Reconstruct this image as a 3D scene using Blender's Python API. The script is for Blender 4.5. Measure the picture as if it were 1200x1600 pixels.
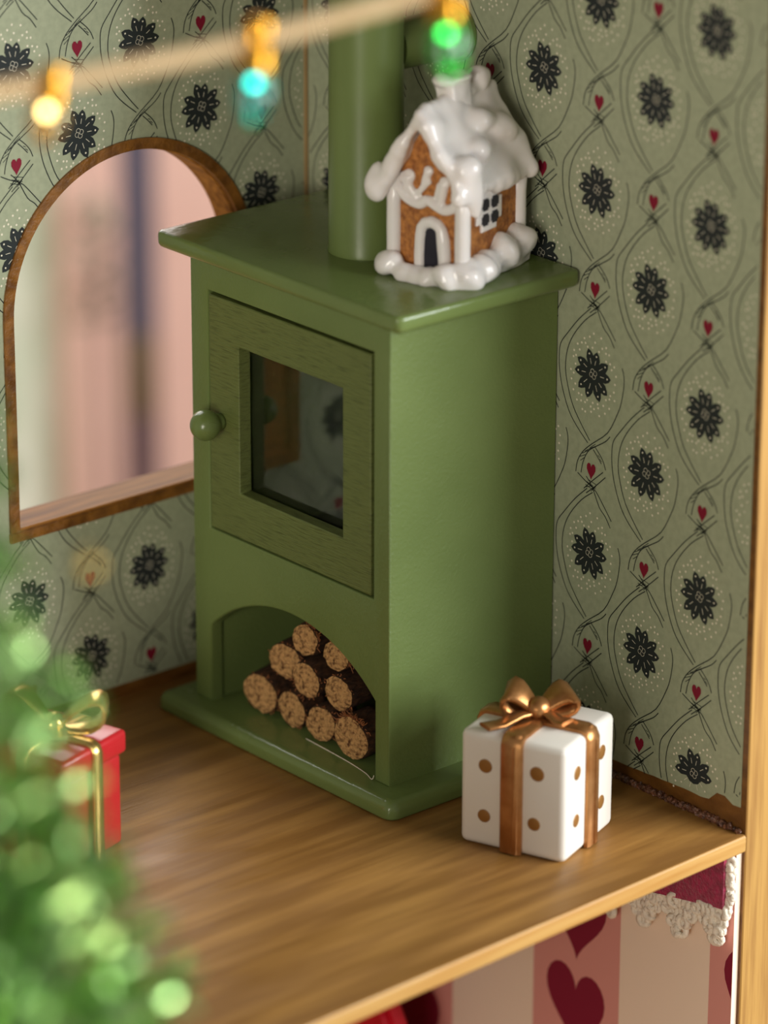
import bpy, bmesh, math, random
from mathutils import Vector, Matrix, noise
from mathutils.geometry import tessellate_polygon

for o in list(bpy.data.objects):
    bpy.data.objects.remove(o)
scene = bpy.context.scene
COL = scene.collection
PI = math.pi
# Scale: 1 unit = 10 cm.  Back wall inner face Y=0, right wall inner face X=0, floor top Z=0.

# ------------------------------------------------------------------ camera
CAM = Vector((-6.0702, -7.3014, 3.9627))
YAW, PITCH, ROLL, FPX = 0.7128, 0.3658, 0.0026, 6512.85
fw = Vector((math.sin(YAW)*math.cos(PITCH), math.cos(YAW)*math.cos(PITCH), -math.sin(PITCH)))
rt = Vector((math.cos(YAW), -math.sin(YAW), 0))
up = rt.cross(fw)
rt, up = math.cos(ROLL)*rt + math.sin(ROLL)*up, -math.sin(ROLL)*rt + math.cos(ROLL)*up
cd = bpy.data.cameras.new('camera')
cam = bpy.data.objects.new('camera', cd); COL.objects.link(cam)
cam.matrix_world = Matrix(((rt.x, up.x, -fw.x, CAM.x), (rt.y, up.y, -fw.y, CAM.y), (rt.z, up.z, -fw.z, CAM.z), (0, 0, 0, 1)))
cd.sensor_fit = 'VERTICAL'; cd.sensor_height = 36.0; cd.sensor_width = 27.0
cd.lens = FPX/1600*36.0
cd.clip_start = 0.05; cd.clip_end = 200
cd.dof.use_dof = True
cd.dof.focus_distance = 9.36
cd.dof.aperture_fstop = cd.lens*0.001/0.18
scene.camera = cam

# ------------------------------------------------------------------ world, lights, exposure
w = bpy.data.worlds.new('world'); scene.world = w; w.use_nodes = True
w.node_tree.nodes['Background'].inputs[0].default_value = (1.0, 0.95, 0.88, 1)
w.node_tree.nodes['Background'].inputs[1].default_value = 0.25
def area(name, loc, target, size, power, color):
    l = bpy.data.lights.new(name, 'AREA'); l.shape = 'RECTANGLE'
    l.size, l.size_y = size; l.energy = power; l.color = color
    o = bpy.data.objects.new(name, l); COL.objects.link(o); o.location = loc
    o.rotation_euler = (Vector(target)-Vector(loc)).to_track_quat('-Z', 'Y').to_euler()
    return o
area('window_daylight_front', (4.7, -8.6, 3.4), (-0.3, -0.9, 0.5), (7.0, 4.6), 1950, (0.92, 0.97, 1.0))
area('window_daylight_side', (-8.8, -6.0, 2.2), (-0.3, -0.9, 0.0), (3.2, 3.6), 580, (1.0, 0.93, 0.82))
area('window_daylight_rear', (3.4, 9.4, 7.6), (-0.4, -0.4, 0.8), (9.0, 9.0), 1050, (1.0, 0.98, 0.95))
area('far_wall_fill', (3.0, 6.0, 5.0), (7.2, 8.6, -2.2), (3.0, 3.0), 600, (1.0, 0.96, 0.92))  # added fill that brightens the pink far wall, not a fixture of the room
scene.view_settings.view_transform = 'Standard'
scene.view_settings.look = 'None'
scene.view_settings.exposure = 0.0
scene.view_settings.gamma = 1.0
scene.view_settings.use_curve_mapping = False

# ------------------------------------------------------------------ materials
MATS = {}
def srgb(r, g, b):
    def f(c):
        c /= 255.0
        return c/12.92 if c <= 0.04045 else ((c+0.055)/1.055)**2.4
    return (f(r), f(g), f(b), 1)
def mat(name, col, rough=0.5, metal=0.0, var=None, vscale=(8, 8, 8), vlo=0.35, vhi=0.65, detail=4, bump=0.0, bscale=(200, 200, 200), bdist=0.002,
        spec=0.5, coat=0.0, rvar=None, sheen=0.0, trans=0.0, ior=1.45, bump2=None, sss=0.0, distort=0.0):
    """Principled material; var = second colour mixed in by stretched noise; bump by stretched noise."""
    m = bpy.data.materials.new(name); m.use_nodes = True
    nt = m.node_tree; N = nt.nodes; L = nt.links
    b = N['Principled BSDF']
    b.inputs['Base Color'].default_value = col
    b.inputs['Roughness'].default_value = rough
    b.inputs['Metallic'].default_value = metal
    b.inputs['Specular IOR Level'].default_value = spec
    b.inputs['Coat Weight'].default_value = coat
    b.inputs['Coat Roughness'].default_value = 0.12
    b.inputs['Sheen Weight'].default_value = sheen
    b.inputs['Transmission Weight'].default_value = trans
    b.inputs['IOR'].default_value = ior
    if sss:
        b.inputs['Subsurface Weight'].default_value = sss
        b.inputs['Subsurface Radius'].default_value = (0.02, 0.015, 0.01)
    tc = N.new('ShaderNodeTexCoord')
    def nz(scale, det, dis=0.0):
        mp = N.new('ShaderNodeMapping'); mp.inputs['Scale'].default_value = scale
        L.new(tc.outputs['Object'], mp.inputs['Vector'])
        t = N.new('ShaderNodeTexNoise'); t.inputs['Scale'].default_value = 1.0; t.inputs['Detail'].default_value = det
        t.inputs['Distortion'].default_value = dis
        L.new(mp.outputs[0], t.inputs['Vector'])
        return t
    if var is not None:
        t = nz(vscale, detail, distort)
        r = N.new('ShaderNodeValToRGB'); r.color_ramp.elements[0].position = vlo; r.color_ramp.elements[1].position = vhi
        r.color_ramp.elements[0].color = col; r.color_ramp.elements[1].color = var
        L.new(t.outputs['Fac'], r.inputs['Fac']); L.new(r.outputs['Color'], b.inputs['Base Color'])
    if rvar is not None:
        t = nz(rvar[0], 3); mr = N.new('ShaderNodeMapRange')
        mr.inputs['From Min'].default_value = 0.35; mr.inputs['From Max'].default_value = 0.65
        mr.inputs['To Min'].default_value = rvar[1]; mr.inputs['To Max'].default_value = rvar[2]
        L.new(t.outputs['Fac'], mr.inputs['Value']); L.new(mr.outputs[0], b.inputs['Roughness'])
    prev = None
    for bp in ([(bump, bscale, bdist)] if bump else []) + ([bump2] if bump2 else []):
        t = nz(bp[1], 4); bn = N.new('ShaderNodeBump'); bn.inputs['Strength'].default_value = bp[0]; bn.inputs['Distance'].default_value = bp[2]
        L.new(t.outputs['Fac'], bn.inputs['Height'])
        if prev: L.new(prev.outputs[0], bn.inputs['Normal'])
        prev = bn
    if prev: L.new(prev.outputs[0], b.inputs['Normal'])
    MATS[name] = m
    return m

GREEN = srgb(107, 123, 69); GREEN2 = srgb(99, 115, 62)
mat('stove_paint', GREEN, 0.36, var=GREEN2, vscale=(3, 3, 3), bump=0.4, bscale=(120, 120, 120), bdist=0.003, bump2=(0.2, (7, 7, 7), 0.005), spec=0.5)
mat('stove_top_paint', GREEN, 0.2, var=GREEN2, vscale=(3, 3, 3), bump=0.3, bscale=(38, 38, 38), bdist=0.004, spec=0.55, rvar=((6, 6, 6), 0.14, 0.3))
mat('pipe_paint', GREEN, 0.34, var=GREEN2, vscale=(3, 3, 3), bump=0.12, bscale=(60, 60, 60), bdist=0.002)
mat('door_paint', srgb(98, 108, 56), 0.46, var=srgb(72, 81, 38), vscale=(60, 22, 260), vlo=0.5, vhi=0.75, bump=0.7, bscale=(60, 24, 280), bdist=0.004)
mat('pane_glass', (0.9, 0.93, 0.95, 1), 0.02, trans=1.0, ior=1.5, spec=0.6)
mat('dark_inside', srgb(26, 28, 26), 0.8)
mat('paper', srgb(160, 165, 136), 0.62, var=srgb(151, 157, 129), vscale=(60, 60, 60), bump=0.12, bscale=(160, 160, 160), bdist=0.001, spec=0.35)
mat('ink_dark', srgb(38, 43, 42), 0.6, spec=0.3)
mat('ink_line', srgb(38, 42, 38), 0.6, spec=0.3)
mat('ink_white', srgb(222, 214, 190), 0.6, spec=0.3)
mat('ink_red', srgb(124, 18, 42), 0.6, spec=0.3)
mat('floor_wood', srgb(128, 88, 42), 0.36, var=srgb(172, 126, 66), vscale=(1.8, 18, 18), vlo=0.42, vhi=0.80, detail=9, distort=0.1,
    bump=0.3, bscale=(5, 90, 90), bdist=0.003, spec=0.4, rvar=((3, 9, 9), 0.3, 0.5))
mat('post_wood', srgb(178, 136, 72), 0.5, var=srgb(144, 102, 50), vscale=(60, 60, 3), vlo=0.42, vhi=0.72, detail=6, bump=0.4, bscale=(120, 120, 5), bdist=0.003)
mat('edge_wood', srgb(190, 148, 84), 0.45, var=srgb(176, 128, 64), vscale=(2, 60, 60), detail=6, bump=0.3, bscale=(6, 120, 120), bdist=0.003)
mat('brown_wood', srgb(120, 78, 30), 0.42, var=srgb(92, 56, 20), vscale=(12, 12, 30), detail=5, bump=0.4, bscale=(60, 60, 60), bdist=0.003)
mat('frame_wood', srgb(140, 92, 38), 0.36, var=srgb(100, 62, 24), vscale=(24, 24, 24), detail=6, bump=0.6, bscale=(90, 90, 90), bdist=0.004, rvar=((40, 40, 40), 0.25, 0.6))
mat('sill_wood', srgb(180, 122, 52), 0.6, var=srgb(132, 84, 32), vscale=(4, 60, 60), detail=6, bump=0.3, bscale=(10, 100, 100), bdist=0.003)
mat('glue', srgb(128, 82, 58), 0.12, var=srgb(66, 38, 28), vscale=(70, 70, 70), bump=1.0, bscale=(90, 90, 90), bdist=0.01, spec=0.8)
mat('corner_wood', srgb(172, 142, 96), 0.6, var=srgb(150, 122, 80), vscale=(40, 40, 4))
mat('icing', srgb(232, 226, 222), 0.22, spec=0.55, coat=0.25, bump=0.15, bscale=(40, 40, 40), bdist=0.004, sss=0.1)
mat('gingerbread', srgb(192, 126, 62), 0.6, var=srgb(140, 82, 36), vscale=(70, 70, 70), bump=0.9, bscale=(110, 110, 110), bdist=0.006)
mat('dark_pane', srgb(36, 34, 44), 0.35)
mat('porcelain', srgb(228, 219, 206), 0.4, spec=0.45, bump=0.08, bscale=(30, 30, 30), bdist=0.003)
mat('gold', srgb(190, 136, 84), 0.34, metal=0.8, var=srgb(160, 106, 58), vscale=(20, 20, 20), bump=0.25, bscale=(50, 50, 50), bdist=0.003)
mat('gold_paint', srgb(150, 104, 50), 0.45, metal=0.3)
mat('pale_gold', srgb(206, 176, 104), 0.26, metal=0.9, bump=0.2, bscale=(40, 40, 40), bdist=0.003)
mat('red_gloss', srgb(172, 34, 38), 0.25, coat=0.3)
mat('red_fabric', srgb(206, 16, 38), 0.4, var=srgb(186, 12, 32), vscale=(12, 12, 12), coat=0.2)
mat('bark', srgb(84, 52, 28), 0.85, var=srgb(46, 28, 16), vscale=(40, 90, 90), bump=1.0, bscale=(40, 130, 130), bdist=0.008)
mat('log_end', srgb(216, 166, 106), 0.85, var=srgb(104, 62, 30), vscale=(110, 110, 110), vlo=0.46, vhi=0.70, detail=6, bump=1.0, bscale=(130, 130, 130), bdist=0.02)
mat('fibre', srgb(150, 92, 52), 0.7)
mat('cord', srgb(224, 198, 158), 0.7, var=srgb(206, 176, 132), vscale=(60, 60, 60))
mat('socket_gold', srgb(206, 146, 40), 0.22, metal=0.85)
mat('bulb_clear', srgb(196, 160, 84), 0.06, trans=0.85, coat=1.0)
mat('bulb_teal', srgb(20, 158, 140), 0.06, trans=0.85, coat=1.0)
mat('bulb_green', srgb(24, 170, 52), 0.06, trans=0.85, coat=1.0)
def led(name, col, e):
    m = mat(name, col); b = m.node_tree.nodes['Principled BSDF']
    b.inputs['Emission Color'].default_value = col; b.inputs['Emission Strength'].default_value = e
led('led_amber', (1.0, 0.86, 0.60, 1), 22); led('led_teal', (0.25, 1.0, 0.95, 1), 16); led('led_green', (0.35, 1.0, 0.45, 1), 16)
mat('needle', srgb(48, 88, 38), 0.4, var=srgb(76, 118, 54), vscale=(9, 9, 9), spec=0.5)
mat('foil_needle', srgb(168, 206, 128), 0.28, metal=1.0)
mat('trunk', srgb(84, 60, 36), 0.8, var=srgb(60, 42, 26), vscale=(20, 20, 6), bump=0.6, bscale=(40, 40, 10), bdist=0.01)
mat('cream_stripe', srgb(238, 214, 190), 0.7, bump=0.15, bscale=(120, 120, 120), bdist=0.002)
mat('pink_stripe', srgb(214, 146, 134), 0.7)
mat('crimson_print', srgb(128, 16, 46), 0.65)
mat('velvet', srgb(172, 12, 74), 0.8, var=srgb(136, 4, 54), vscale=(60, 60, 60), sheen=0.5, bump=0.6, bscale=(160, 160, 160), bdist=0.006)
mat('yarn', srgb(238, 226, 206), 0.8, bump=0.8, bscale=(160, 160, 160), bdist=0.005)
mat('pink_plaster', srgb(232, 194, 180), 0.8, var=srgb(226, 186, 172), vscale=(1, 1, 1))
mat('pale_paint', srgb(222, 224, 206), 0.7, var=srgb(184, 196, 170), vscale=(3, 3, 1.2))
mat('slate_paint', srgb(84, 80, 96), 0.6)
mat('umber_paint', srgb(96, 78, 56), 0.6)
mat('plum_paint', srgb(86, 62, 64), 0.6)
mat('blush_paint', srgb(214, 178, 160), 0.7)
mat('leaf', srgb(110, 104, 84), 0.6, var=srgb(90, 92, 70), vscale=(4, 4, 4))
mat('table_wood', srgb(170, 130, 90), 0.5, var=srgb(140, 102, 64), vscale=(1, 12, 12), detail=5)

# ------------------------------------------------------------------ helpers
def link(name, me, mats, parent=None, smooth=False):
    if isinstance(mats, str): mats = [mats]
    if not me.materials:
        for m in mats: me.materials.append(MATS[m])
    o = bpy.data.objects.new(name, me); COL.objects.link(o)
    if parent: o.parent = parent
    if smooth:
        for p in me.polygons: p.use_smooth = True
    return o
def from_bm(name, bm, mats, parent=None, smooth=False):
    bmesh.ops.recalc_face_normals(bm, faces=bm.faces)
    me = bpy.data.meshes.new(name); bm.to_mesh(me); bm.free()
    return link(name, me, mats, parent, smooth)
def auto_smooth(o, ang=40):
    me = o.data
    for p in me.polygons: p.use_smooth = True
    me.set_sharp_from_angle(angle=math.radians(ang))
    return o
def empty(name, loc=(0, 0, 0), rz=0, parent=None):
    o = bpy.data.objects.new(name, None); COL.objects.link(o)
    o.location = loc; o.rotation_euler = (0, 0, rz); o.empty_display_size = 0.1
    if parent: o.parent = parent
    return o
def tag(o, label=None, cat=None, group=None, kind=None):
    if label: o['label'] = label
    if cat: o['category'] = cat
    if group: o['group'] = group
    if kind: o['kind'] = kind
    return o
def add_box(bm, lo, hi, M=None):
    x0, y0, z0 = lo; x1, y1, z1 = hi
    vs = [bm.verts.new(Vector(c) if M is None else M @ Vector(c)) for c in
          [(x0, y0, z0), (x1, y0, z0), (x1, y1, z0), (x0, y1, z0), (x0, y0, z1), (x1, y0, z1), (x1, y1, z1), (x0, y1, z1)]]
    fs = [(0, 3, 2, 1), (4, 5, 6, 7), (0, 1, 5, 4), (1, 2, 6, 5), (2, 3, 7, 6), (3, 0, 4, 7)]
    return [bm.faces.new([vs[i] for i in f]) for f in fs]
def box(name, lo, hi, mats, parent=None, bev=0.0, seg=3):
    bm = bmesh.new(); add_box(bm, lo, hi)
    if bev: bmesh.ops.bevel(bm, geom=list(bm.edges), offset=bev, segments=seg, profile=0.5, affect='EDGES')
    o = from_bm(name, bm, mats, parent)
    if bev: auto_smooth(o)
    return o
def add_tube(bm, pts, rad, n=8, cap=True):
    """tube along a polyline; rad a number or list"""
    pts = [Vector(p) for p in pts]
    rads = rad if isinstance(rad, (list, tuple)) else [rad]*len(pts)
    ref = None; rings = []
    for i, p in enumerate(pts):
        d = (pts[min(i+1, len(pts)-1)]-pts[max(i-1, 0)]).normalized()
        if ref is None:
            ref = Vector((0, 0, 1)) if abs(d.z) < 0.9 else Vector((1, 0, 0))
        a = (ref - d*ref.dot(d)).normalized(); ref = a; b = d.cross(a)
        rings.append([bm.verts.new(p + rads[i]*(math.cos(2*PI*k/n)*a + math.sin(2*PI*k/n)*b)) for k in range(n)])
    for i in range(len(rings)-1):
        for k in range(n):
            bm.faces.new([rings[i][k], rings[i][(k+1) % n], rings[i+1][(k+1) % n], rings[i+1][k]])
    if cap:
        bm.faces.new(rings[0][::-1]); bm.faces.new(rings[-1])
def add_lathe(bm, prof, n=24, M=None):
    """prof: (radius, z) list about local Z"""
    rings = []
    for r, z in prof:
        if r < 1e-6:
            v = Vector((0, 0, z)); rings.append([bm.verts.new(M @ v if M else v)])
        else:
            ring = []
            for k in range(n):
                v = Vector((r*math.cos(2*PI*k/n), r*math.sin(2*PI*k/n), z)); ring.append(bm.verts.new(M @ v if M else v))
            rings.append(ring)
    for a, b in zip(rings, rings[1:]):
        for k in range(n):
            q = []
            for v in (a[k % len(a)], a[(k+1) % len(a)], b[(k+1) % len(b)], b[k % len(b)]):
                if v not in q: q.append(v)
            if len(q) > 2: bm.faces.new(q)
    for ring, rev in ((rings[0], True), (rings[-1], False)):
        if len(ring) > 2: bm.faces.new(ring[::-1] if rev else ring)
def add_ball(bm, c, r, M=None, sub=2):
    """ellipsoid: r number or 3-vector"""
    if not isinstance(r, (tuple, list)): r = (r, r, r)
    T = Matrix.Translation(c) @ (M or Matrix()) @ Matrix.Diagonal((r[0], r[1], r[2], 1))
    bmesh.ops.create_icosphere(bm, subdivisions=sub, radius=1.0, matrix=T)
def add_plate(bm, outer, holes, f, t0, t1):
    """extruded 2D polygon with holes: f(u, v, t) -> 3D"""
    loops = [outer] + list(holes)
    flat = [p for lp in loops for p in lp]
    tris = tessellate_polygon([[Vector((p[0], p[1], 0)) for p in lp] for lp in loops])
    A = [bm.verts.new(f(p[0], p[1], t0)) for p in flat]; B = [bm.verts.new(f(p[0], p[1], t1)) for p in flat]
    for t in tris:
        try:
            bm.faces.new([A[i] for i in t]); bm.faces.new([B[i] for i in t][::-1])
        except ValueError: pass
    k = 0
    for lp in loops:
        n = len(lp)
        for i in range(n):
            a, b = k+i, k+(i+1) % n
            bm.faces.new([A[a], A[b], B[b], B[a]])
        k += n
def remeshed(bm, voxel, smooth=4, name='tmp', disp=None):
    """union of the shapes in bm, softened: returns mesh data"""
    bmesh.ops.recalc_face_normals(bm, faces=bm.faces)
    me = bpy.data.meshes.new(name); bm.to_mesh(me); bm.free()
    o = bpy.data.objects.new(name, me); COL.objects.link(o)
    r = o.modifiers.new('r', 'REMESH'); r.mode = 'VOXEL'; r.voxel_size = voxel; r.use_smooth_shade = True
    if smooth:
        s = o.modifiers.new('s', 'SMOOTH'); s.factor = 0.5; s.iterations = smooth
    dg = bpy.context.evaluated_depsgraph_get(); dg.update()
    out = bpy.data.meshes.new_from_object(o.evaluated_get(dg))
    bpy.data.objects.remove(o); bpy.data.meshes.remove(me)
    out.materials.clear()
    for p in out.polygons: p.use_smooth = True
    return out
def lumpy(me, scale, amp, seed):
    nrm = [n.vector.copy() for n in me.vertex_normals]
    for v, n in zip(me.vertices, nrm):
        v.co = v.co + n*amp*noise.noise(v.co*scale+Vector((seed, 0, 0)))
    return me
def arc(cx, cy, r, a0, a1, n):
    return [(cx+r*math.cos(a0+(a1-a0)*i/n), cy+r*math.sin(a0+(a1-a0)*i/n)) for i in range(n+1)]
def smooth_path(pts, k=5):
    """Catmull-Rom resampling"""
    P = [Vector(p) for p in pts]; out = []
    for i in range(len(P)-1):
        p0, p1, p2, p3 = P[max(i-1, 0)], P[i], P[i+1], P[min(i+2, len(P)-1)]
        for j in range(k):
            t = j/k
            out.append(0.5*((2*p1)+(p2-p0)*t+(2*p0-5*p1+4*p2-p3)*t*t+(3*p1-p0-3*p2+p3)*t**3))
    out.append(P[-1])
    return out

# ================================================================== SETTING
FRONT = -1.507           # front edge of the doll's house at the right wall
CEIL = 2.42
LOW = -1.40
LEFT = -2.05
FT = 0.042               # floor thickness

# ---- right wall (wood board) with its two wallpapers
wr = tag(box('wall_right', (0, FRONT, LOW), (0.12, 0.09, CEIL+0.04), 'post_wood', bev=0.003, seg=1), kind='structure',
         label='ochre wooden side wall of the dollhouse with its front edge showing at right')
wr.data.materials.append(MATS['brown_wood'])
for p in wr.data.polygons:
    if p.normal.x < -0.9: p.material_index = 1
# ---- back wall with arched window opening
WX, WZ, WR, WB = -0.53, 1.0, 0.338, 0.497
def win_loop(r, zb, n=40):
    return [(WX+r, zb)] + arc(WX, WZ, r, 0, PI, n) + [(WX-r, zb)]
bm = bmesh.new()
add_plate(bm, [(LEFT, LOW), (0, LOW), (0, CEIL+0.04), (LEFT, CEIL+0.04)], [win_loop(WR+0.004, WB-0.004)],
          lambda u, v, t: Vector((u, t, v)), 0.0, 0.085)
wb = tag(from_bm('wall_back', bm, 'brown_wood'), kind='structure', label='dollhouse back wall with arched window opening')

# wallpaper print, tile coordinates relative to the flower centre (u to the right, v up)
TIPS = [(-0.017, 0.056), (0.012, 0.053), (0.047, 0.032), (0.056, -0.001), (0.045, -0.040), (0.021, -0.061), (-0.02, -0.060), (-0.048, -0.042), (-0.060, -0.003), (-0.051, 0.028)]
LINES = [
 [(-0.012, 0.151), (-0.05, 0.116), (-0.085, 0.075), (-0.107, 0.045), (-0.111, 0.012), (-0.108, -0.022), (-0.098, -0.060), (-0.077, -0.105), (-0.051, -0.135), (-0.013, -0.166)],
 [(0.006, 0.146), (-0.03, 0.118), (-0.066, 0.075), (-0.085, 0.035), (-0.09, -0.009), (-0.081, -0.049), (-0.064, -0.09), (-0.035, -0.128), (-0.007, -0.159)],
 [(0.091, 0.037), (0.097, 0.02), (0.098, -0.002), (0.091, -0.043), (0.079, -0.074), (0.05, -0.125), (0.001, -0.164), (-0.028, -0.19), (-0.045, -0.217), (-0.05, -0.244)],
 [(0.058, -0.132), (0.043, -0.148), (0.012, -0.168), (-0.012, -0.186), (-0.027, -0.215), (-0.033, -0.242)],
 [(0.011, -0.17), (0.028, -0.185), (0.039, -0.199), (0.046, -0.215)],
 [(0.005, -0.177), (0.019, -0.19), (0.032, -0.204)],
 [(-0.044, -0.245), (-0.018, -0.258), (0.012, -0.271), (0.032, -0.29), (0.068, -0.331)],
 [(-0.016, -0.246), (0.004, -0.266), (0.028, -0.308), (0.048, -0.325), (0.065, -0.348)],
 [(0.046, -0.232), (0.015, -0.261), (-0.015, -0.286)],
 [(0.038, -0.222), (0.007, -0.249), (-0.023, -0.277)],
]
HATCH = [((-0.038, -0.205), (-0.020, -0.196)), ((-0.036, -0.214), (-0.022, -0.203)), ((-0.030, -0.195), (-0.010, -0.183)), ((-0.022, -0.188), (0.0, -0.174)),
         ((-0.006, -0.176), (0.012, -0.162)), ((0.0, -0.174), (0.016, -0.165)), ((0.020, -0.186), (0.027, -0.190)), ((0.026, -0.193), (0.033, -0.199)),
         ((-0.014, -0.258), (0.016, -0.268)), ((-0.018, -0.266), (0.012, -0.274)), ((-0.010, -0.252), (0.018, -0.258)), ((-0.016, -0.272), (0.006, -0.262)), ((0.0, -0.278), (0.016, -0.262))]
rnd = random.Random(7)
DOTS = []
for ring, (s, n) in enumerate([(1.0, 24), (0.86, 24), (0.74, 16)]):
    for i in range(n):
        a = 2*PI*(i+0.5*ring)/n + rnd.uniform(-0.09, 0.09)
        ru, rv = 0.073*s, 0.092*s
        u = math.cos(a)*ru*(1+rnd.uniform(-0.07, 0.07)); v = math.sin(a)*rv*(1+rnd.uniform(-0.07, 0.07))-0.004
        if s < 0.8 and abs(math.cos(a)) > 0.8: continue
        if all((u-x)**2+(v-y)**2 > 0.0085**2 for x, y in DOTS): DOTS.append((u, v))
def heart_poly(w, h, n=28):
    """upright heart, tip at bottom, centred"""
    pts = []
    for i in range(n):
        t = 2*PI*i/n
        x = 16*math.sin(t)**3; y = 13*math.cos(t)-5*math.cos(2*t)-2*math.cos(3*t)-math.cos(4*t)
        pts.append((x/16*w/2, (y+2.5)/14.5*h/2))
    return pts
SMALL_HEART = heart_poly(0.029, 0.040, 18)
def tile_polys():
    """list of (layer, material slot, polygon) for one repeat"""
    out = []
    for ti, (tx, ty) in enumerate(TIPS):
        d = Vector((tx, ty)); n = Vector((-d.y, d.x)).normalized()
        L = d.length
        wv = 0.0125
        out.append((1+ti*0.03, 1, [(0, 0), tuple(d*0.35+n*wv*0.85), tuple(d*0.68+n*wv), tuple(d*0.88+n*wv*0.6), tuple(d+n*0.001), tuple(d*0.88-n*wv*0.6), tuple(d*0.68-n*wv), tuple(d*0.35-n*wv*0.85)]))
        c = d*0.80
        out.append((2, 3, [(c.x+0.0024*math.cos(k*PI/3), c.y+0.0024*math.sin(k*PI/3)) for k in range(6)]))
        a, b = d*0.40, d*0.62
        q = n*0.0006
        out.append((2, 3, [tuple(a+q), tuple(a-q), tuple(b-q), tuple(b+q)]))
    out.append((1.4, 1, [(0.026*math.cos(k*PI/6), 0.026*math.sin(k*PI/6)) for k in range(12)]))
    for k in range(4):      # little looped centre
        a0 = 2*PI*k/4+0.4; c = Vector((0.0065*math.cos(a0), 0.0065*math.sin(a0)))
        pr = None
        for j in range(8):
            a = a0+PI+2*PI*j/9
            p = c+Vector((math.cos(a), math.sin(a)))*0.0058
            if pr is not None:
                nn = Vector((-(p-pr).y, (p-pr).x)).normalized()*0.00045
                out.append((2, 3, [tuple(pr+nn), tuple(pr-nn), tuple(p-nn), tuple(p+nn)]))
            pr = p
    for u, v in DOTS:
        r = 0.0029
        out.append((1, 3, [(u+r*math.cos(k*PI/3), v+r*math.sin(k*PI/3)) for k in range(6)]))
    out.append((2, 4, [(x, y-0.231) for x, y in SMALL_HEART]))
    def seg(pts, w):
        pts = [Vector(p) for p in pts]; nrm = []
        for i in range(len(pts)):
            d = pts[min(i+1, len(pts)-1)]-pts[max(i-1, 0)]
            nrm.append(Vector((-d.y, d.x)).normalized()*w/2)
        for i in range(len(pts)-1):
            out.append((1, 2, [tuple(pts[i]+nrm[i]), tuple(pts[i]-nrm[i]), tuple(pts[i+1]-nrm[i+1]), tuple(pts[i+1]+nrm[i+1])]))
    for ln in LINES:
        seg([(p.x, p.y) for p in smooth_path([(a, b, 0) for a, b in ln], 3)], 0.0024)
    for a, b in HATCH: seg([a, b], 0.0017)
    return out
TILE = tile_polys()
PER, STEP, DROP = 0.4249, 0.1756, 0.436
def wallpaper(name, parent, outline, holes, u0, v0, f, inside, ks, ns):
    """paper sheet 1 mm thick with the print as ink on its face; f(u,v,t): t = height off the wall"""
    bm = bmesh.new()
    add_plate(bm, outline, holes, f, 0.0002, 0.0012)
    for fc in bm.faces: fc.material_index = 0
    h = lambda l: 0.0011+0.0005*l
    for k in ks:
        for n in ns:
            cu = u0-k*STEP; cv = v0+n*PER-(PER*DROP if k % 2 else 0)
            for ly, ms, poly in TILE:
                pts = [(cu+x, cv+y) for x, y in poly]
                if all(inside(*p) for p in pts):
                    try: fc = bm.faces.new([bm.verts.new(f(a, b, h(ly))) for a, b in pts]); fc.material_index = ms
                    except ValueError: pass
    me = bpy.data.meshes.new(name); bm.normal_update(); bm.to_mesh(me); bm.free()
    return link(name, me, ['paper', 'ink_dark', 'ink_line', 'ink_white', 'ink_red'], parent)
# right wall paper: u = -Y
rnd = random.Random(3)
bot = []
N = 60
for i in range(N+1):
    u = 0.004+(1.488-0.004)*i/N
    z = 0.030+0.02*(u/1.5)**3+rnd.uniform(-0.002, 0.002)
    if 1.395 < u < 1.445: z += 0.022
    if u > 1.46: z += 0.01
    bot.append((u, z))
outl = bot+[(1.488, CEIL), (0.004, CEIL)]
def in_right(u, v): return 0.006 < u < 1.486 and v < CEIL-0.01 and v > 0.052+(0.022 if 1.385 < u < 1.455 else 0)-(0.018 if u < 1.3 else 0)
wallpaper('wallpaper', wr, outl, [], 1.3408, 1.7922, lambda u, v, t: Vector((-t, -u, v)), in_right, range(-2, 9), range(-5, 3))
# back wall paper: u = X
def in_back(u, v):
    if not (LEFT+0.01 < u < -0.014 and 0.034 < v < CEIL-0.01): return False
    r = WR+0.006
    if v > WZ: return (u-WX)**2+(v-WZ)**2 > r*r
    return abs(u-WX) > r or v < WB-0.006
outl = [(LEFT+0.004, 0.032), (-0.012, 0.032), (-0.012, CEIL), (LEFT+0.004, CEIL)]
wallpaper('wallpaper', wb, outl, [win_loop(WR+0.006, WB-0.006)], -0.1422, 1.5894, lambda u, v, t: Vector((u, -t, v)), in_back, range(-1, 11), range(-4, 3))

# lower storey wallpaper board on the right wall: cream with pink stripes and crimson hearts
bm = bmesh.new()
YF = -1.497
fs = add_box(bm, (-0.018, YF, LOW), (-0.0005, 0, -FT-0.001))
def flat(pts, t, ms):
    fc = bm.faces.new([bm.verts.new((-0.018-t, y, z)) for y, z in pts]); fc.material_index = ms
for c in (0.165, -0.415, -0.992, -1.571):
    a, b = max(c-0.1455, YF+0.0005), min(c+0.1455, -0.001)
    if b > a:
        flat([(a, LOW+0.01), (b, LOW+0.01), (b, -FT-0.003), (a, -FT-0.003)], 0.0004, 1)
    for k in range(-2, 5):
        hp = [(c+x*1.0, -0.395-0.245*k+(0.006 if x > 0 else 0)+y) for x, y in heart_poly(0.198, 0.222, 40)]
        hp = [(max(YF+0.0005, min(-0.001, y)), z) for y, z in hp]
        if max(z for y, z in hp) < -FT-0.004 and min(z for y, z in hp) > LOW+0.02 and max(y for y, z in hp)-min(y for y, z in hp) > 0.01:
            flat(hp, 0.0008, 2)
me = bpy.data.meshes.new('striped_wallpaper'); bm.normal_update(); bm.to_mesh(me); bm.free()
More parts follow.
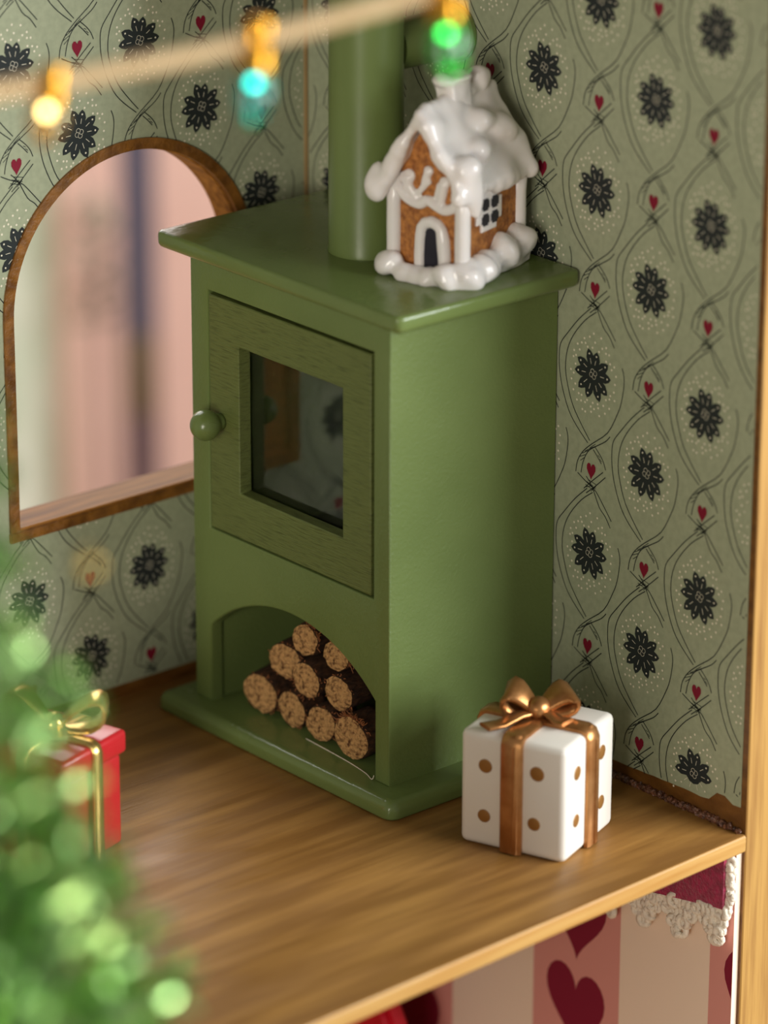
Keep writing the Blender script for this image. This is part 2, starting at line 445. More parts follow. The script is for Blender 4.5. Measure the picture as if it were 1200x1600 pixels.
link('striped_wallpaper', me, ['cream_stripe', 'pink_stripe', 'crimson_print'], wr)

# ---- floors, ceiling
def slab(name, z0, z1, mats, ext=0.0):
    bm = bmesh.new()
    pts = [(-0.0015, FRONT-0.001), (-0.0015, -0.0015), (LEFT, -0.0015), (LEFT, FRONT-0.085)]
    add_plate(bm, pts, [], lambda u, v, t: Vector((u, v, t)), z0, z1)
    bmesh.ops.recalc_face_normals(bm, faces=bm.faces)
    bmesh.ops.bevel(bm, geom=[e for e in bm.edges if all(v.co.y < FRONT+0.001 for v in e.verts) and abs(e.verts[0].co.z-e.verts[1].co.z) < 1e-5], offset=0.006, segments=3, profile=0.5, affect='EDGES')
    for f_ in bm.faces:
        if f_.normal.y < -0.5: f_.material_index = 1
    return auto_smooth(from_bm(name, bm, mats))
tag(slab('floor', -FT, 0.0, ['floor_wood', 'edge_wood']), kind='structure', label='golden brown stained wooden floor of the upper dollhouse room')
tag(slab('floor', LOW-0.04, LOW, ['floor_wood', 'edge_wood']), kind='structure', label='wooden floor of the lower dollhouse room')
tag(slab('ceiling', CEIL, CEIL+0.04, ['brown_wood', 'edge_wood']), kind='structure', label='wooden ceiling board of the upper dollhouse room')
# glue bead in the joint between floor and right wall, tan strip in the corner of the walls
bm = bmesh.new()
pts = []; rads = []
rnd = random.Random(11)
for i in range(240):
    y = -0.99-0.505*i/239
    pts.append((-0.006+rnd.uniform(-0.002, 0.001), y, 0.005+rnd.uniform(-0.003, 0.004))); rads.append(0.0085*rnd.uniform(0.55, 1.25)*(1 if i < 225 else 0.6))
add_tube(bm, pts, rads, 7)
tag(from_bm('trim_1', bm, 'glue', smooth=False), kind='structure', label='rough brown glue bead along the floor joint')
tag(box('trim_2', (-0.0125, -0.006, 0.03), (-0.0020, -0.0004, CEIL), 'corner_wood', bev=0.002, seg=2), kind='structure', label='thin tan strip in the corner behind the stove pipe')

# ---- window frame: rim proud of the wall, reveal and sill
wf = empty('window_1', (WX, 0, WB)); tag(wf, kind='structure', label='arched dollhouse window with brown painted wooden rim')
def wpt(u, v, t): return Vector((u-WX, t, v-WB))
def ring(name, r0, r1, t0, t1, m):
    bm = bmesh.new()
    inner = arc(WX, WZ, r0, 0, PI, 48); outer = arc(WX, WZ, r1, 0, PI, 48)
    inner = [(WX+r0, WB)]+inner+[(WX-r0, WB)]; outer = [(WX+r1, WB)]+outer+[(WX-r1, WB)]
    prev = None
    for a, b in zip(inner, outer):
        q = [bm.verts.new(wpt(a[0], a[1], t0)), bm.verts.new(wpt(b[0], b[1], t0)), bm.verts.new(wpt(b[0], b[1], t1)), bm.verts.new(wpt(a[0], a[1], t1))]
        if prev:
            for i in range(4): bm.faces.new([prev[i], prev[(i+1) % 4], q[(i+1) % 4], q[i]])
        else: bm.faces.new(q)
        prev = q
    bm.faces.new(prev[::-1])
    return auto_smooth(from_bm(name, bm, m, wf), 35)
ring('rim', WR, WR+0.026, -0.007, 0.012, 'frame_wood')
ring('reveal', WR-0.004, WR+0.003, 0.0125, 0.088, 'sill_wood')
bm = bmesh.new(); add_box(bm, (-WR-0.028, -0.008, -0.028), (WR+0.028, 0.012, -0.0005)); bmesh.ops.bevel(bm, geom=list(bm.edges), offset=0.003, segments=2, affect='EDGES')
auto_smooth(from_bm('sill_front', bm, 'frame_wood', wf))
bm = bmesh.new(); add_box(bm, (-WR-0.003, -0.003, -0.004), (WR+0.003, 0.094, 0.004)); bmesh.ops.bevel(bm, geom=list(bm.edges), offset=0.0015, segments=1, affect='EDGES')
from_bm('sill', bm, 'sill_wood', wf)

# ---- the room beyond the window
vx, vy = math.sin(YAW), math.cos(YAW)
def far(d, s, z):      # d along the view's ground direction from the house corner, s to the right
    return Vector((vx*d+vy*s, vy*d-vx*s, z))
FAR = math.atan2(-vx, vy)
o = box('wall_far', (-8, 0, -5.5), (8, 0.2, 8), 'pink_plaster'); o.location = far(12.0, 0, 0); o.rotation_euler = (0, 0, FAR)
tag(o, kind='structure', label='blurred pink wall seen through the arched window')

# ================================================================== STOVE
XA, XB, Y0, Y1 = -0.4993, -0.006, -0.1806, -0.8748
ZB, ZT, ZS = 0.0444, 1.1444, 1.177
stove = empty('wood_stove', (-0.27, -0.53, 0))
tag(stove, 'green painted miniature wood stove with glazed door and log niche', 'stove')
SO = Vector((-0.27, -0.53, 0))
def S(o):
    for v in o.data.vertices: v.co -= SO
    o.parent = stove
    return o
# front panel with door opening and arched niche
DY0, DY1, DZ0, DZ1 = -0.2435, -0.8205, 0.482, 1.059      # opening of the door
AL, AR, ASP, ATOP = -0.2405, -0.8265, 0.238, 0.356       # niche
rise = ATOP-ASP; half = (AL-AR)/2; rad = (half*half+rise*rise)/(2*rise); ac = ATOP-rad; am = (AL+AR)/2
a0 = math.asin(half/rad)
archpts = [(am+rad*math.sin(a0-2*a0*i/32), ac+rad*math.cos(a0-2*a0*i/32)) for i in range(33)]   # from AL to AR
outer = [(Y0, ZB), (Y0, ZT), (Y1, ZT), (Y1, ZB), (AR, ZB)]+archpts[::-1]+[(AL, ZB)]
door_hole = [(DY0, DZ0), (DY0, DZ1), (DY1, DZ1), (DY1, DZ0)]
bm = bmesh.new(); add_plate(bm, outer, [door_hole], lambda u, v, t: Vector((t, u, v)), XA, XA+0.032)
bmesh.ops.recalc_face_normals(bm, faces=bm.faces)
bmesh.ops.bevel(bm, geom=[e for e in bm.edges if all(abs(v.co.x-XA) < 1e-6 for v in e.verts) and e.calc_face_angle(0) > 0.8], offset=0.005, segments=3, profile=0.5, affect='EDGES')
auto_smooth(S(from_bm('front_panel', bm, 'stove_paint')), 60)
for ya, yb in ((Y0-0.052, Y0), (Y1, Y1+0.045)):
    S(box('side_panel', (XA+0.032, ya, ZB), (XB, yb, ZT), 'stove_paint'))
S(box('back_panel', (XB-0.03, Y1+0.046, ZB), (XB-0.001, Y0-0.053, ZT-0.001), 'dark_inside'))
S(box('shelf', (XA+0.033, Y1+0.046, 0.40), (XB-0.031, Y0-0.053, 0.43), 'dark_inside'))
# base and top plates
def plate(name, lo, hi, bt, bb, m, vr=0.02):
    bm = bmesh.new(); add_box(bm, lo, hi)
    es = [e for e in bm.edges if abs(e.verts[0].co.z-e.verts[1].co.z) > 1e-6]
    bmesh.ops.bevel(bm, geom=es, offset=vr, segments=5, profile=0.5, affect='EDGES')
    zl, zh = lo[2], hi[2]
    es = [e for e in bm.edges if all(abs(v.co.z-zh) < 1e-6 for v in e.verts)]
    bmesh.ops.bevel(bm, geom=es, offset=bt, segments=5, profile=0.5, affect='EDGES')
    es = [e for e in bm.edges if all(abs(v.co.z-zl) < 1e-6 for v in e.verts)]
    bmesh.ops.bevel(bm, geom=es, offset=bb, segments=4, profile=0.5, affect='EDGES')
    return S(auto_smooth(from_bm(name, bm, m), 50))
plate('base_plate', (XA-0.062, Y1-0.078, 0), (-0.004, Y0+0.078, ZB), 0.024, 0.008, 'stove_top_paint', 0.030)
plate('top_plate', (XA-0.0415, Y1-0.075, ZT-0.008), (-0.004, Y0+0.075, ZS), 0.010, 0.016, 'stove_top_paint')
# door
g = 0.0065
door = empty('door', Vector((XA, DY0, 0.77))-SO, parent=stove)
def D(o):
    off = Vector((XA, DY0, 0.77))
    for v in o.data.vertices: v.co -= off
    o.parent = door; return o
GY0, GY1, GZ0, GZ1 = -0.3555, -0.7185, 0.598, 0.950
bm = bmesh.new()
add_plate(bm, [(DY0-g, DZ0+g), (DY0-g, DZ1-g), (DY1+g, DZ1-g), (DY1+g, DZ0+g)], [[(GY0, GZ0), (GY0, GZ1), (GY1, GZ1), (GY1, GZ0)]],
          lambda u, v, t: Vector((t, u, v)), XA-0.002, XA+0.034)
o = D(from_bm('door_frame', bm, 'door_paint'))
bv = o.modifiers.new('bevel', 'BEVEL'); bv.width = 0.003; bv.segments = 2; bv.limit_method = 'ANGLE'; bv.angle_limit = math.radians(50)
auto_smooth(o, 60)
D(box('glass_pane', (XA+0.0345, GY1-0.02, GZ0-0.02), (XA+0.040, GY0+0.02, GZ1+0.02), 'pane_glass'))
bm = bmesh.new()
MK = Matrix.Translation((XA-0.001, -0.290, 0.757)) @ Matrix.Rotation(-PI/2, 4, 'Y') @ Matrix.Scale(1.22, 4)
add_lathe(bm, [(0.016, 0.0), (0.0165, 0.008), (0.017, 0.012)]+[(0.0295*math.sin(a), 0.038-0.0295*math.cos(a)) for a in [0.62+i*(PI-0.62)/12 for i in range(12)]]+[(0, 0.0675)], 24, MK)
D(from_bm('knob', bm, 'stove_top_paint', smooth=True))
# pipe and elbow stub into the right wall
bm = bmesh.new()
add_lathe(bm, [(0.0860, ZS-0.0005), (0.0865, ZS+0.004), (0.0850, ZS+0.010), (0.0835, 1.6), (0.083, CEIL-0.002)], 40, Matrix.Translation((-0.271, -0.529, 0)))
S(auto_smooth(from_bm('stove_pipe', bm, 'pipe_paint'), 50))
bm = bmesh.new()
add_lathe(bm, [(0.0565, 0.0), (0.0565, 0.185), (0.066, 0.186), (0.066, 0.196)], 32, Matrix.Translation((-0.200, -0.529, 1.632)) @ Matrix.Rotation(PI/2, 4, 'Y'))
S(auto_smooth(from_bm('pipe_branch', bm, 'pipe_paint'), 50))

# ================================================================== LOGS in the niche
LG = [  # y, z, radius, x of the cut face, yaw, label
 (-0.375, 0.098, 0.0520, -0.462, 0.10, 'lone cork-brown log at the far left of the stove niche pile, rosy cut end'),
 (-0.452, 0.201, 0.0470, -0.450, 0.16, 'plump brown log resting above the gap between the two leftmost bottom logs'),
 (-0.481, 0.090, 0.0450, -0.455, 0.02, 'second log from the left in the bottom row of the niche'),
 (-0.541, 0.185, 0.0440, -0.462, 0.05, 'log in the very middle of the niche pile'),
 (-0.530, 0.280, 0.0410, -0.455, -0.02, 'topmost log of the pile, frayed at its upper left rim'),
 (-0.628, 0.268, 0.0400, -0.445, -0.05, 'high ragged log touching the right curve of the arch'),
 (-0.648, 0.186, 0.0440, -0.455, 0.0, 'log sitting on top of the two rightmost bottom logs'),
 (-0.592, 0.092, 0.0470, -0.460, 0.02, 'lumpy log with a split cut end, third in the bottom row'),
 (-0.708, 0.099, 0.0540, -0.468, 0.0, 'largest log, bottom right of the niche, shaggy fibres above its end'),
]
for i, (y, z, r, x, yw, lab) in enumerate(LG):
    rnd = random.Random(i*7+1)
    lg = empty('log', (x, y, z), yw*0.5+0.14)
    tag(lg, lab, 'log', 'logs stacked in the stove niche')
    n = 22; bm = bmesh.new(); rings = []
    ph = rnd.uniform(0, 6)
    def rr(k, xx):
        a = 2*PI*k/n
        return r*(0.97+0.05*math.sin(2*a+ph)+0.10*noise.noise(Vector((math.cos(a)*2.2+i*3, math.sin(a)*2.2, xx*9+i)))-(0.10 if (i == 7 and abs(math.sin(a-0.2)) < 0.18) else 0))
    xs = [0.0, 0.008, 0.025, 0.045, 0.065, 0.08]
    for j, xx in enumerate(xs):
        sc = 0.95 if j == 0 else 1.0
        rings.append([bm.verts.new((xx+rnd.uniform(-0.002, 0.002), math.cos(2*PI*k/n)*rr(k, xx)*sc, math.sin(2*PI*k/n)*rr(k, xx)*sc)) for k in range(n)])
    for a, b in zip(rings, rings[1:]):
        for k in range(n): bm.faces.new([a[k], a[(k+1) % n], b[(k+1) % n], b[k]])
    bm.faces.new(rings[-1])
    from_bm('bark', bm, 'bark', lg, smooth=True)
    bm = bmesh.new(); cr = []        # rough, slightly domed cut end
    for q in (1.0, 0.8, 0.58, 0.34, 0.14):
        cr.append([bm.verts.new((-0.003*(1-q)-0.007*noise.noise(Vector((math.cos(2*PI*k/n)*q*4+i*5, math.sin(2*PI*k/n)*q*4, i*2.0)))-(0.0 if q == 1.0 else 0.002),
                   math.cos(2*PI*k/n)*rr(k, 0)*0.955*q, math.sin(2*PI*k/n)*rr(k, 0)*0.955*q)) for k in range(n)])
    for a, b in zip(cr, cr[1:]):
        for k in range(n): bm.faces.new([a[k], b[k], b[(k+1) % n], a[(k+1) % n]])
    bm.faces.new(cr[-1])
    from_bm('cut_end', bm, 'log_end', lg, smooth=True)
    bm = bmesh.new()                  # frayed fibres round the rim
    for q in range({4: 34, 5: 34, 8: 60}.get(i, 22)):
        a = rnd.uniform(0, 2*PI)
        if i == 4: a = rnd.gauss(2.3, 0.5)
        if i == 8: a = rnd.gauss(1.7, 0.6)
        if i == 5: a = rnd.gauss(2.9, 0.7)
        c, s = math.cos(a), math.sin(a); R_ = rr(int(a/(2*PI)*n) % n, 0)
        p0 = Vector((0.006, c*R_*0.92, s*R_*0.92)); ln = rnd.uniform(0.006, 0.026 if i in (4, 5, 8) else 0.016)
        t = Vector((rnd.uniform(-0.8, 0.2), c*0.6-s*rnd.uniform(-0.9, 0.9), s*0.6+c*rnd.uniform(-0.9, 0.9)))*ln
        bend = Vector((rnd.uniform(-0.4, 0.2), rnd.uniform(-0.5, 0.5), rnd.uniform(-0.5, 0.5)))*ln
        add_tube(bm, [p0, p0+t*0.5+bend*0.5, p0+t], [0.0014, 0.0012, 0.0007], 4)
    tag(from_bm('fibres', bm, 'fibre', lg), kind='stuff')

bm = bmesh.new()
add_tube(bm, smooth_path([(-0.474, -0.555, 0.0475), (-0.476, -0.635, 0.046), (-0.482, -0.717, 0.0462), (-0.492, -0.786, 0.0465), (-0.504, -0.822, 0.047), (-0.506, -0.832, 0.060)], 5), 0.0011, 5)
tag(from_bm('glue_strand', bm, 'yarn', smooth=True), 'thin pale strand of glue lying in front of the bottom right logs', 'strand')

# ================================================================== GIFT BOXES
def ribbon(bm, pts, wdir, width, thick):
    """flat band: path points, direction(s) of its width"""
    rings = []
    P = [Vector(p) for p in pts]
    for i, p in enumerate(P):
        d = (P[min(i+1, len(P)-1)]-P[max(i-1, 0)]).normalized()
        wd = Vector(wdir[i] if isinstance(wdir, list) else wdir); wd = (wd-d*wd.dot(d)).normalized()
        nn = d.cross(wd); hw = (width[i] if isinstance(width, list) else width)/2; ht = thick/2
        rings.append([bm.verts.new(p+wd*hw*a+nn*ht*b) for a, b in ((-1, -0.5), (-0.8, -1), (0.8, -1), (1, -0.5), (1, 0.5), (0.8, 1), (-0.8, 1), (-1, 0.5))])
    for a, b in zip(rings, rings[1:]):
        for k in range(8): bm.faces.new([a[k], a[(k+1) % 8], b[(k+1) % 8], b[k]])
    bm.faces.new(rings[0][::-1]); bm.faces.new(rings[-1])
def rounded_box(name, lo, hi, bev, m, parent, seg=5):
    return box(name, lo, hi, m, parent, bev=bev, seg=seg)
def band(bm, axis, hw, hd, h, off, width, th):
    """ribbon wrapped over the box in the plane across `axis` ('x': runs over the -x face, top, +x face)"""
    c = 0.018
    e = (hw if axis == 'x' else hd)+off; t = h+off
    prof = [(-e, 0.003), (-e, t-c), (-e+c*0.3, t-c*0.3), (-e+c, t), (e-c, t), (e-c*0.3, t-c*0.3), (e, t-c), (e, 0.003)]
    if axis == 'x': ribbon(bm, [(a, 0, b) for a, b in prof], (0, 1, 0), width, th)
    else: ribbon(bm, [(0, a, b) for a, b in prof], (1, 0, 0), width, th)
# --- white box with gold dots
gw, gd, gh = 0.246, 0.258, 0.272
ga = 0.36
e1 = Vector((math.cos(ga), math.sin(ga), 0)); e2 = Vector((-math.sin(ga), math.cos(ga), 0))
gc = Vector((-0.412, -1.358, 0))+e1*gw/2+e2*gd/2
gift = empty('gift_box', gc, ga)
tag(gift, 'white ceramic gift box with gold dots, ribbon and bow beside the stove', 'gift box')
rounded_box('box', (-gw/2, -gd/2, 0), (gw/2, gd/2, gh), 0.017, 'porcelain', gift)
bm = bmesh.new(); band(bm, 'x', gw/2, gd/2, gh, 0.003, 0.052, 0.016)
ribbon(bm, [(-gw/2-0.0105, -0.012, 0.004), (-gw/2-0.0105, -0.012, gh-0.02), (-gw/2+0.006, -0.012, gh+0.009)], (0, 1, 0), 0.014, 0.007)
auto_smooth(from_bm('ribbon', bm, 'gold', gift), 50)
bm = bmesh.new(); band(bm, 'y', gw/2, gd/2, gh, 0.0035, 0.050, 0.016)
ribbon(bm, [(0.006, -gd/2-0.0110, 0.004), (0.006, -gd/2-0.0110, gh-0.02), (0.006, -gd/2+0.006, gh+0.009)], (1, 0, 0), 0.013, 0.007)
auto_smooth(from_bm('ribbon', bm, 'gold', gift), 50)
def dot(c, nrm, r, m, parent):
    q = Vector(nrm).to_track_quat('Z', 'Y').to_matrix().to_4x4()
    bm = bmesh.new(); add_lathe(bm, [(r, -0.001), (r, 0.0006), (r*0.85, 0.0014), (0, 0.0017)], 14, Matrix.Translation(c) @ q)
    return from_bm('dot', bm, m, parent, smooth=True)
for yy, zz, r in ((0.066, 0.195, 0.0165), (-0.060, 0.203, 0.0175), (0.068, 0.075, 0.0155), (-0.054, 0.082, 0.0155)):
    dot((-gw/2-0.0002, yy, zz), (-1, 0, 0), r, 'gold_paint', gift)
for xx, zz, r in ((-0.066, 0.198, 0.0165), (0.056, 0.200, 0.017), (-0.068, 0.085, 0.015), (0.056, 0.080, 0.016)):
    dot((xx, -gd/2-0.0002, zz), (0, -1, 0), r, 'gold_paint', gift)
def bow(parent, z, m, loops, tails, knot=0.026, wid=0.048, th=0.011):
    """loops: (azimuth, length, height, roll); tails: (azimuth, length)"""
    b = empty('bow', (0, 0, z), 0, parent)
    for az, ln, ht, tw in loops:
        d = Vector((math.cos(az), math.sin(az), 0)); sd = Vector((-math.sin(az), math.cos(az), 0))
        pts = []; wd = []; ws = []
        for i in range(17):
            a = -PI+2*PI*i/16
            rr_ = (math.cos(a)+1)/2
            p = d*(0.008+ln*rr_)+Vector((0, 0, 0.018+ht*0.5*rr_+ht*0.5*math.sin(a)*(0.25+0.75*rr_)))
            pts.append(p); wd.append(sd*math.cos(tw)+Vector((0, 0, 1))*math.sin(tw)*0.6); ws.append(wid*(0.45+0.62*rr_))
        bm = bmesh.new(); ribbon(bm, pts, wd, ws, th)
        auto_smooth(from_bm('loop', bm, m, b), 60)
    for az, ln in tails:
        d = Vector((math.cos(az), math.sin(az), 0)); sd = Vector((-math.sin(az), math.cos(az), 0))
        bm = bmesh.new()
        ribbon(bm, [d*0.0+Vector((0, 0, 0.018)), d*ln*0.35+Vector((0, 0, 0.021)), d*ln*0.7+Vector((0, 0, 0.010)), d*ln+Vector((0, 0, 0.013))], sd, [0.022, 0.032, 0.038, 0.042], 0.009)
        auto_smooth(from_bm('tail', bm, m, b), 60)
    bm = bmesh.new(); add_ball(bm, (0, 0, 0.026), (knot, knot*0.9, knot*0.85), None, 3)
    from_bm('knot', bm, m, b, smooth=True)
    return b
bow(gift, gh+0.002, 'gold', [(1.75, 0.062, 0.060, -0.55), (-0.65, 0.068, 0.048, 0.5)], [(2.62, 0.140), (-1.75, 0.080)], wid=0.080, th=0.018, knot=0.030)
# --- red box half hidden behind the tree
ra = 0.27
red = empty('gift_box', (-1.195, -0.570, 0), ra)
tag(red, 'red gift box with pale gold ribbon and big loop bow behind the tree', 'gift box')
rw, rd, rh = 0.205, 0.205, 0.272
rounded_box('box', (-rw/2, -rd/2, 0), (rw/2, rd/2, rh-0.055), 0.012, 'red_gloss', red)
rounded_box('lid', (-rw/2-0.010, -rd/2-0.010, rh-0.056), (rw/2+0.010, rd/2+0.010, rh), 0.012, 'red_gloss', red)
bm = bmesh.new(); band(bm, 'x', rw/2+0.010, rd/2+0.01, rh, 0.0035, 0.030, 0.012); auto_smooth(from_bm('ribbon', bm, 'pale_gold', red), 50)
bm = bmesh.new(); band(bm, 'y', rw/2+0.010, rd/2+0.01, rh, 0.003, 0.030, 0.012); auto_smooth(from_bm('ribbon', bm, 'pale_gold', red), 50)
bow(red, rh+0.002, 'pale_gold', [(-1.0, 0.105, 0.092, 0.2), (1.75, 0.095, 0.10, 0.2)], [(2.5, 0.13), (-2.2, 0.06)], wid=0.066, knot=0.028)

# ================================================================== GINGERBREAD HOUSE
ha = 0.262
hc = Vector((-0.200, -0.752, ZS))
house = empty('gingerbread_house', hc, ha)
tag(house, 'little gingerbread house ornament with white icing roof standing on the stove', 'ornament')
HL, HW, HH, HA_ = 0.228, 0.186, 0.220, 0.378       # length (ridge), gable width, eaves, apex
hx, hy = HL/2, HW/2
bm = bmesh.new()
add_plate(bm, [(-hy, 0.004), (hy, 0.004), (hy, HH), (0, HA_-0.02), (-hy, HH)], [], lambda u, v, t: Vector((t, u, v)), -hx, hx)
bmesh.ops.recalc_face_normals(bm, faces=bm.faces)
from_bm('walls', bm, 'gingerbread', house)
# roof icing
bm = bmesh.new()
ov, ox = 0.028, 0.024
sl = math.atan2(HA_-HH, hy)
rl0 = math.hypot(HA_-HH, hy)
for s in (-1, 1):
    rl = rl0+(ov if s > 0 else 0.012)
    M = Matrix.Translation((0, 0, HA_)) @ Matrix.Rotation(-s*sl, 4, 'X')
    lo = (-hx-ox-0.014, 0 if s > 0 else -rl, -0.012); hi = (hx+ox, rl if s > 0 else 0, 0.020)
    add_box(bm, lo, hi, M)
    # thick rolled edges: eaves and both gables
    pe = [M @ Vector((-hx-ox+0.01, s*rl, 0.0)), M @ Vector((hx+ox-0.01, s*rl, 0.0))]
    for q in range(9):
        p = pe[0].lerp(pe[1], q/8)
        add_ball(bm, p+Vector((0, 0, -0.004*math.sin(q*2.1))), (0.022, 0.020, 0.022+0.005*math.sin(q*1.7)), None, 2)
    for xe in (-hx-ox-0.008, hx+ox-0.006):
        for q in range(9):
            p = M @ Vector((xe, s*rl*q/8, 0.002)); add_ball(bm, p, 0.019+0.003*math.sin(q*1.9+s), None, 2)
for q in range(10): add_ball(bm, (-hx-ox+0.012+(HL+2*ox-0.024)*q/9, 0, HA_+0.008-0.016*(q/9)), (0.024, 0.022, 0.020), None, 2)
MR = Matrix.Translation((0, 0, HA_)) @ Matrix.Rotation(sl, 4, 'X')     # right-hand (camera side) slope
for px, py, pz, r in ((-0.03, -0.115, 0.000, 0.050), (0.075, -0.085, -0.004, 0.055), (0.02, -0.05, 0.0, 0.05)):
    add_ball(bm, MR @ Vector((px, py, pz)), (r, r, r*0.66), None, 3)
for q in range(9): add_ball(bm, (-hx-0.004+0.0035*q, -hy-0.006-0.0016*q, HH+0.045-0.013*q), 0.036-0.0026*q, None, 2)
add_ball(bm, (-hx-0.024, hy+0.022, HH-0.012), (0.030, 0.032, 0.046), None, 2)
link('icing_roof', lumpy(remeshed(bm, 0.0055, 18), 17, 0.013, 3), 'icing', house)
# chimney
bm = bmesh.new()
add_box(bm, (-0.045, -0.022, HA_-0.03), (0.025, 0.030, HA_+0.052))
add_ball(bm, (-0.045, 0.010, HA_+0.052), (0.022, 0.028, 0.014), None, 2); add_ball(bm, (-0.005, -0.004, HA_+0.054), (0.042, 0.032, 0.013), None, 2)
add_ball(bm, (0.085, 0.0, HA_+0.030), (0.028, 0.028, 0.034), None, 2); add_ball(bm, (0.045, 0.0, HA_+0.012), (0.05, 0.02, 0.02), None, 2)
link('chimney', lumpy(remeshed(bm, 0.005, 6), 25, 0.008, 1), 'icing', house)
# corner icing posts
for sx, sy in ((-1, -1), (-1, 1), (1, -1), (1, 1)):
    bm = bmesh.new()
    pts = [(sx*(hx-0.002), sy*(hy-0.004), z) for z in (0.01, 0.06, 0.11, 0.16, HH+0.01)]
    add_tube(bm, pts, [0.021, 0.0175, 0.018, 0.0175, 0.021], 12)
    from_bm('icing_post', bm, 'icing', house, smooth=True)
# gable icing: scalloped band with three drops and stems
bm = bmesh.new(); xg = -hx-0.001
band_pts = smooth_path([(xg, 0.085, 0.200), (xg, 0.066, 0.186), (xg, 0.046, 0.173), (xg, 0.020, 0.168), (xg, 0.0, 0.180), (xg, -0.020, 0.172), (xg, -0.045, 0.164), (xg, -0.066, 0.172), (xg, -0.085, 0.188)], 4)
add_tube(bm, band_pts, 0.0125, 10)
for a, b, r in (((0.055, 0.190), (0.048, 0.228), 0.0125), ((0.030, 0.180), (0.062, 0.222), 0.011), ((0.012, 0.205), (-0.002, 0.246), 0.010), ((0.03, 0.185), (0.0, 0.222), 0.008), ((-0.035, 0.178), (-0.044, 0.226), 0.0115), ((-0.022, 0.19), (-0.032, 0.215), 0.008)):
    add_tube(bm, [(xg, a[0], a[1]), (xg, (a[0]+b[0])/2, (a[1]+b[1])/2), (xg, b[0], b[1])], [r*0.8, r, r*1.05], 10)
    add_ball(bm, (xg, b[0], b[1]), (0.008, r*1.35, r*1.3), None, 2)
link('icing_scallops', remeshed(bm, 0.0035, 2), 'icing', house)
# door: arched icing surround and dark leaf
bm = bmesh.new(); xd = -hx-0.001; yc = -0.012
dp = [(xd, yc+0.030, 0.01), (xd, yc+0.031, 0.05), (xd, yc+0.029, 0.095)]+[(xd, yc+0.028*math.cos(a), 0.105+0.028*math.sin(a)) for a in [0.4, 0.9, 1.57, 2.2, 2.7]]+[(xd, yc-0.030, 0.095), (xd, yc-0.034, 0.05), (xd, yc-0.032, 0.01)]
add_tube(bm, dp, [0.0145]*8+[0.017, 0.016, 0.015], 10)
house_door = link('door', remeshed(bm, 0.0035, 2), 'icing', house)
bm = bmesh.new()
add_plate(bm, [(yc+0.020, 0.012), (yc+0.020, 0.10)]+[(yc+0.020*math.cos(a), 0.10+0.022*math.sin(a)) for a in [0.5, 1.0, 1.57, 2.1, 2.6]]+[(yc-0.020, 0.10), (yc-0.020, 0.012)], [], lambda u, v, t: Vector((t, u, v)), -hx-0.006, -hx+0.002)
from_bm('door_leaf', bm, 'dark_pane', house_door)
# side window: rounded icing frame, four dark panes
wcx, wcz, ww, wh = -0.020, 0.150, 0.100, 0.090
hw_ = empty('window', (wcx, -hy, wcz), 0, house)
bm = bmesh.new(); add_box(bm, (-ww/2, -0.007, -wh/2), (ww/2, 0.004, wh/2)); bmesh.ops.bevel(bm, geom=[e for e in bm.edges if abs(e.verts[0].co.y-e.verts[1].co.y) > 1e-6], offset=0.020, segments=5, affect='EDGES')
link('window_frame', remeshed(bm, 0.0025, 2), 'icing', hw_)
for sx in (-1, 1):
    for sz in (-1, 1):
        bm = bmesh.new(); add_box(bm, (sx*0.0185-0.0145, -0.0085, sz*0.0170-0.0135), (sx*0.0185+0.0145, -0.004, sz*0.0170+0.0135))
        bmesh.ops.bevel(bm, geom=[e for e in bm.edges if abs(e.verts[0].co.y-e.verts[1].co.y) > 1e-6], offset=0.005, segments=2, affect='EDGES')
        from_bm('pane', bm, 'dark_pane', hw_)
# snow round the foot
bm = bmesh.new()
add_box(bm, (-hx-0.026, -hy-0.022, 0.0), (hx+0.020, hy+0.020, 0.022))
for x, y, r, z in ((-hx-0.016, hy-0.004, 0.036, 0.030), (-hx-0.026, 0.040, 0.030, 0.010), (-hx-0.028, 0.01, 0.028, 0.008), (-hx-0.028, -0.02, 0.030, 0.010), (-hx-0.020, -hy+0.026, 0.038, 0.020), (-hx+0.002, -hy-0.008, 0.044, 0.024), (-hx+0.042, -hy-0.016, 0.038, 0.026),
                   (-0.032, -hy-0.010, 0.038, 0.034), (0.024, -hy-0.008, 0.044, 0.046), (0.090, -hy-0.004, 0.046, 0.052), (hx+0.010, -hy+0.03, 0.034, 0.040),
                   (hx+0.010, 0.02, 0.03, 0.03), (hx+0.005, hy, 0.03, 0.03), (0.0, hy+0.01, 0.03, 0.03), (0.06, hy+0.01, 0.03, 0.03), (-0.06, hy+0.01, 0.03, 0.03)):
    add_ball(bm, (x, y, z), (r, r, r*0.95), None, 2)
me = lumpy(remeshed(bm, 0.005, 12), 22, 0.010, 8)
for v in me.vertices: v.co.z = max(v.co.z, 0.0)
link('snow_foot', me, 'icing', house)

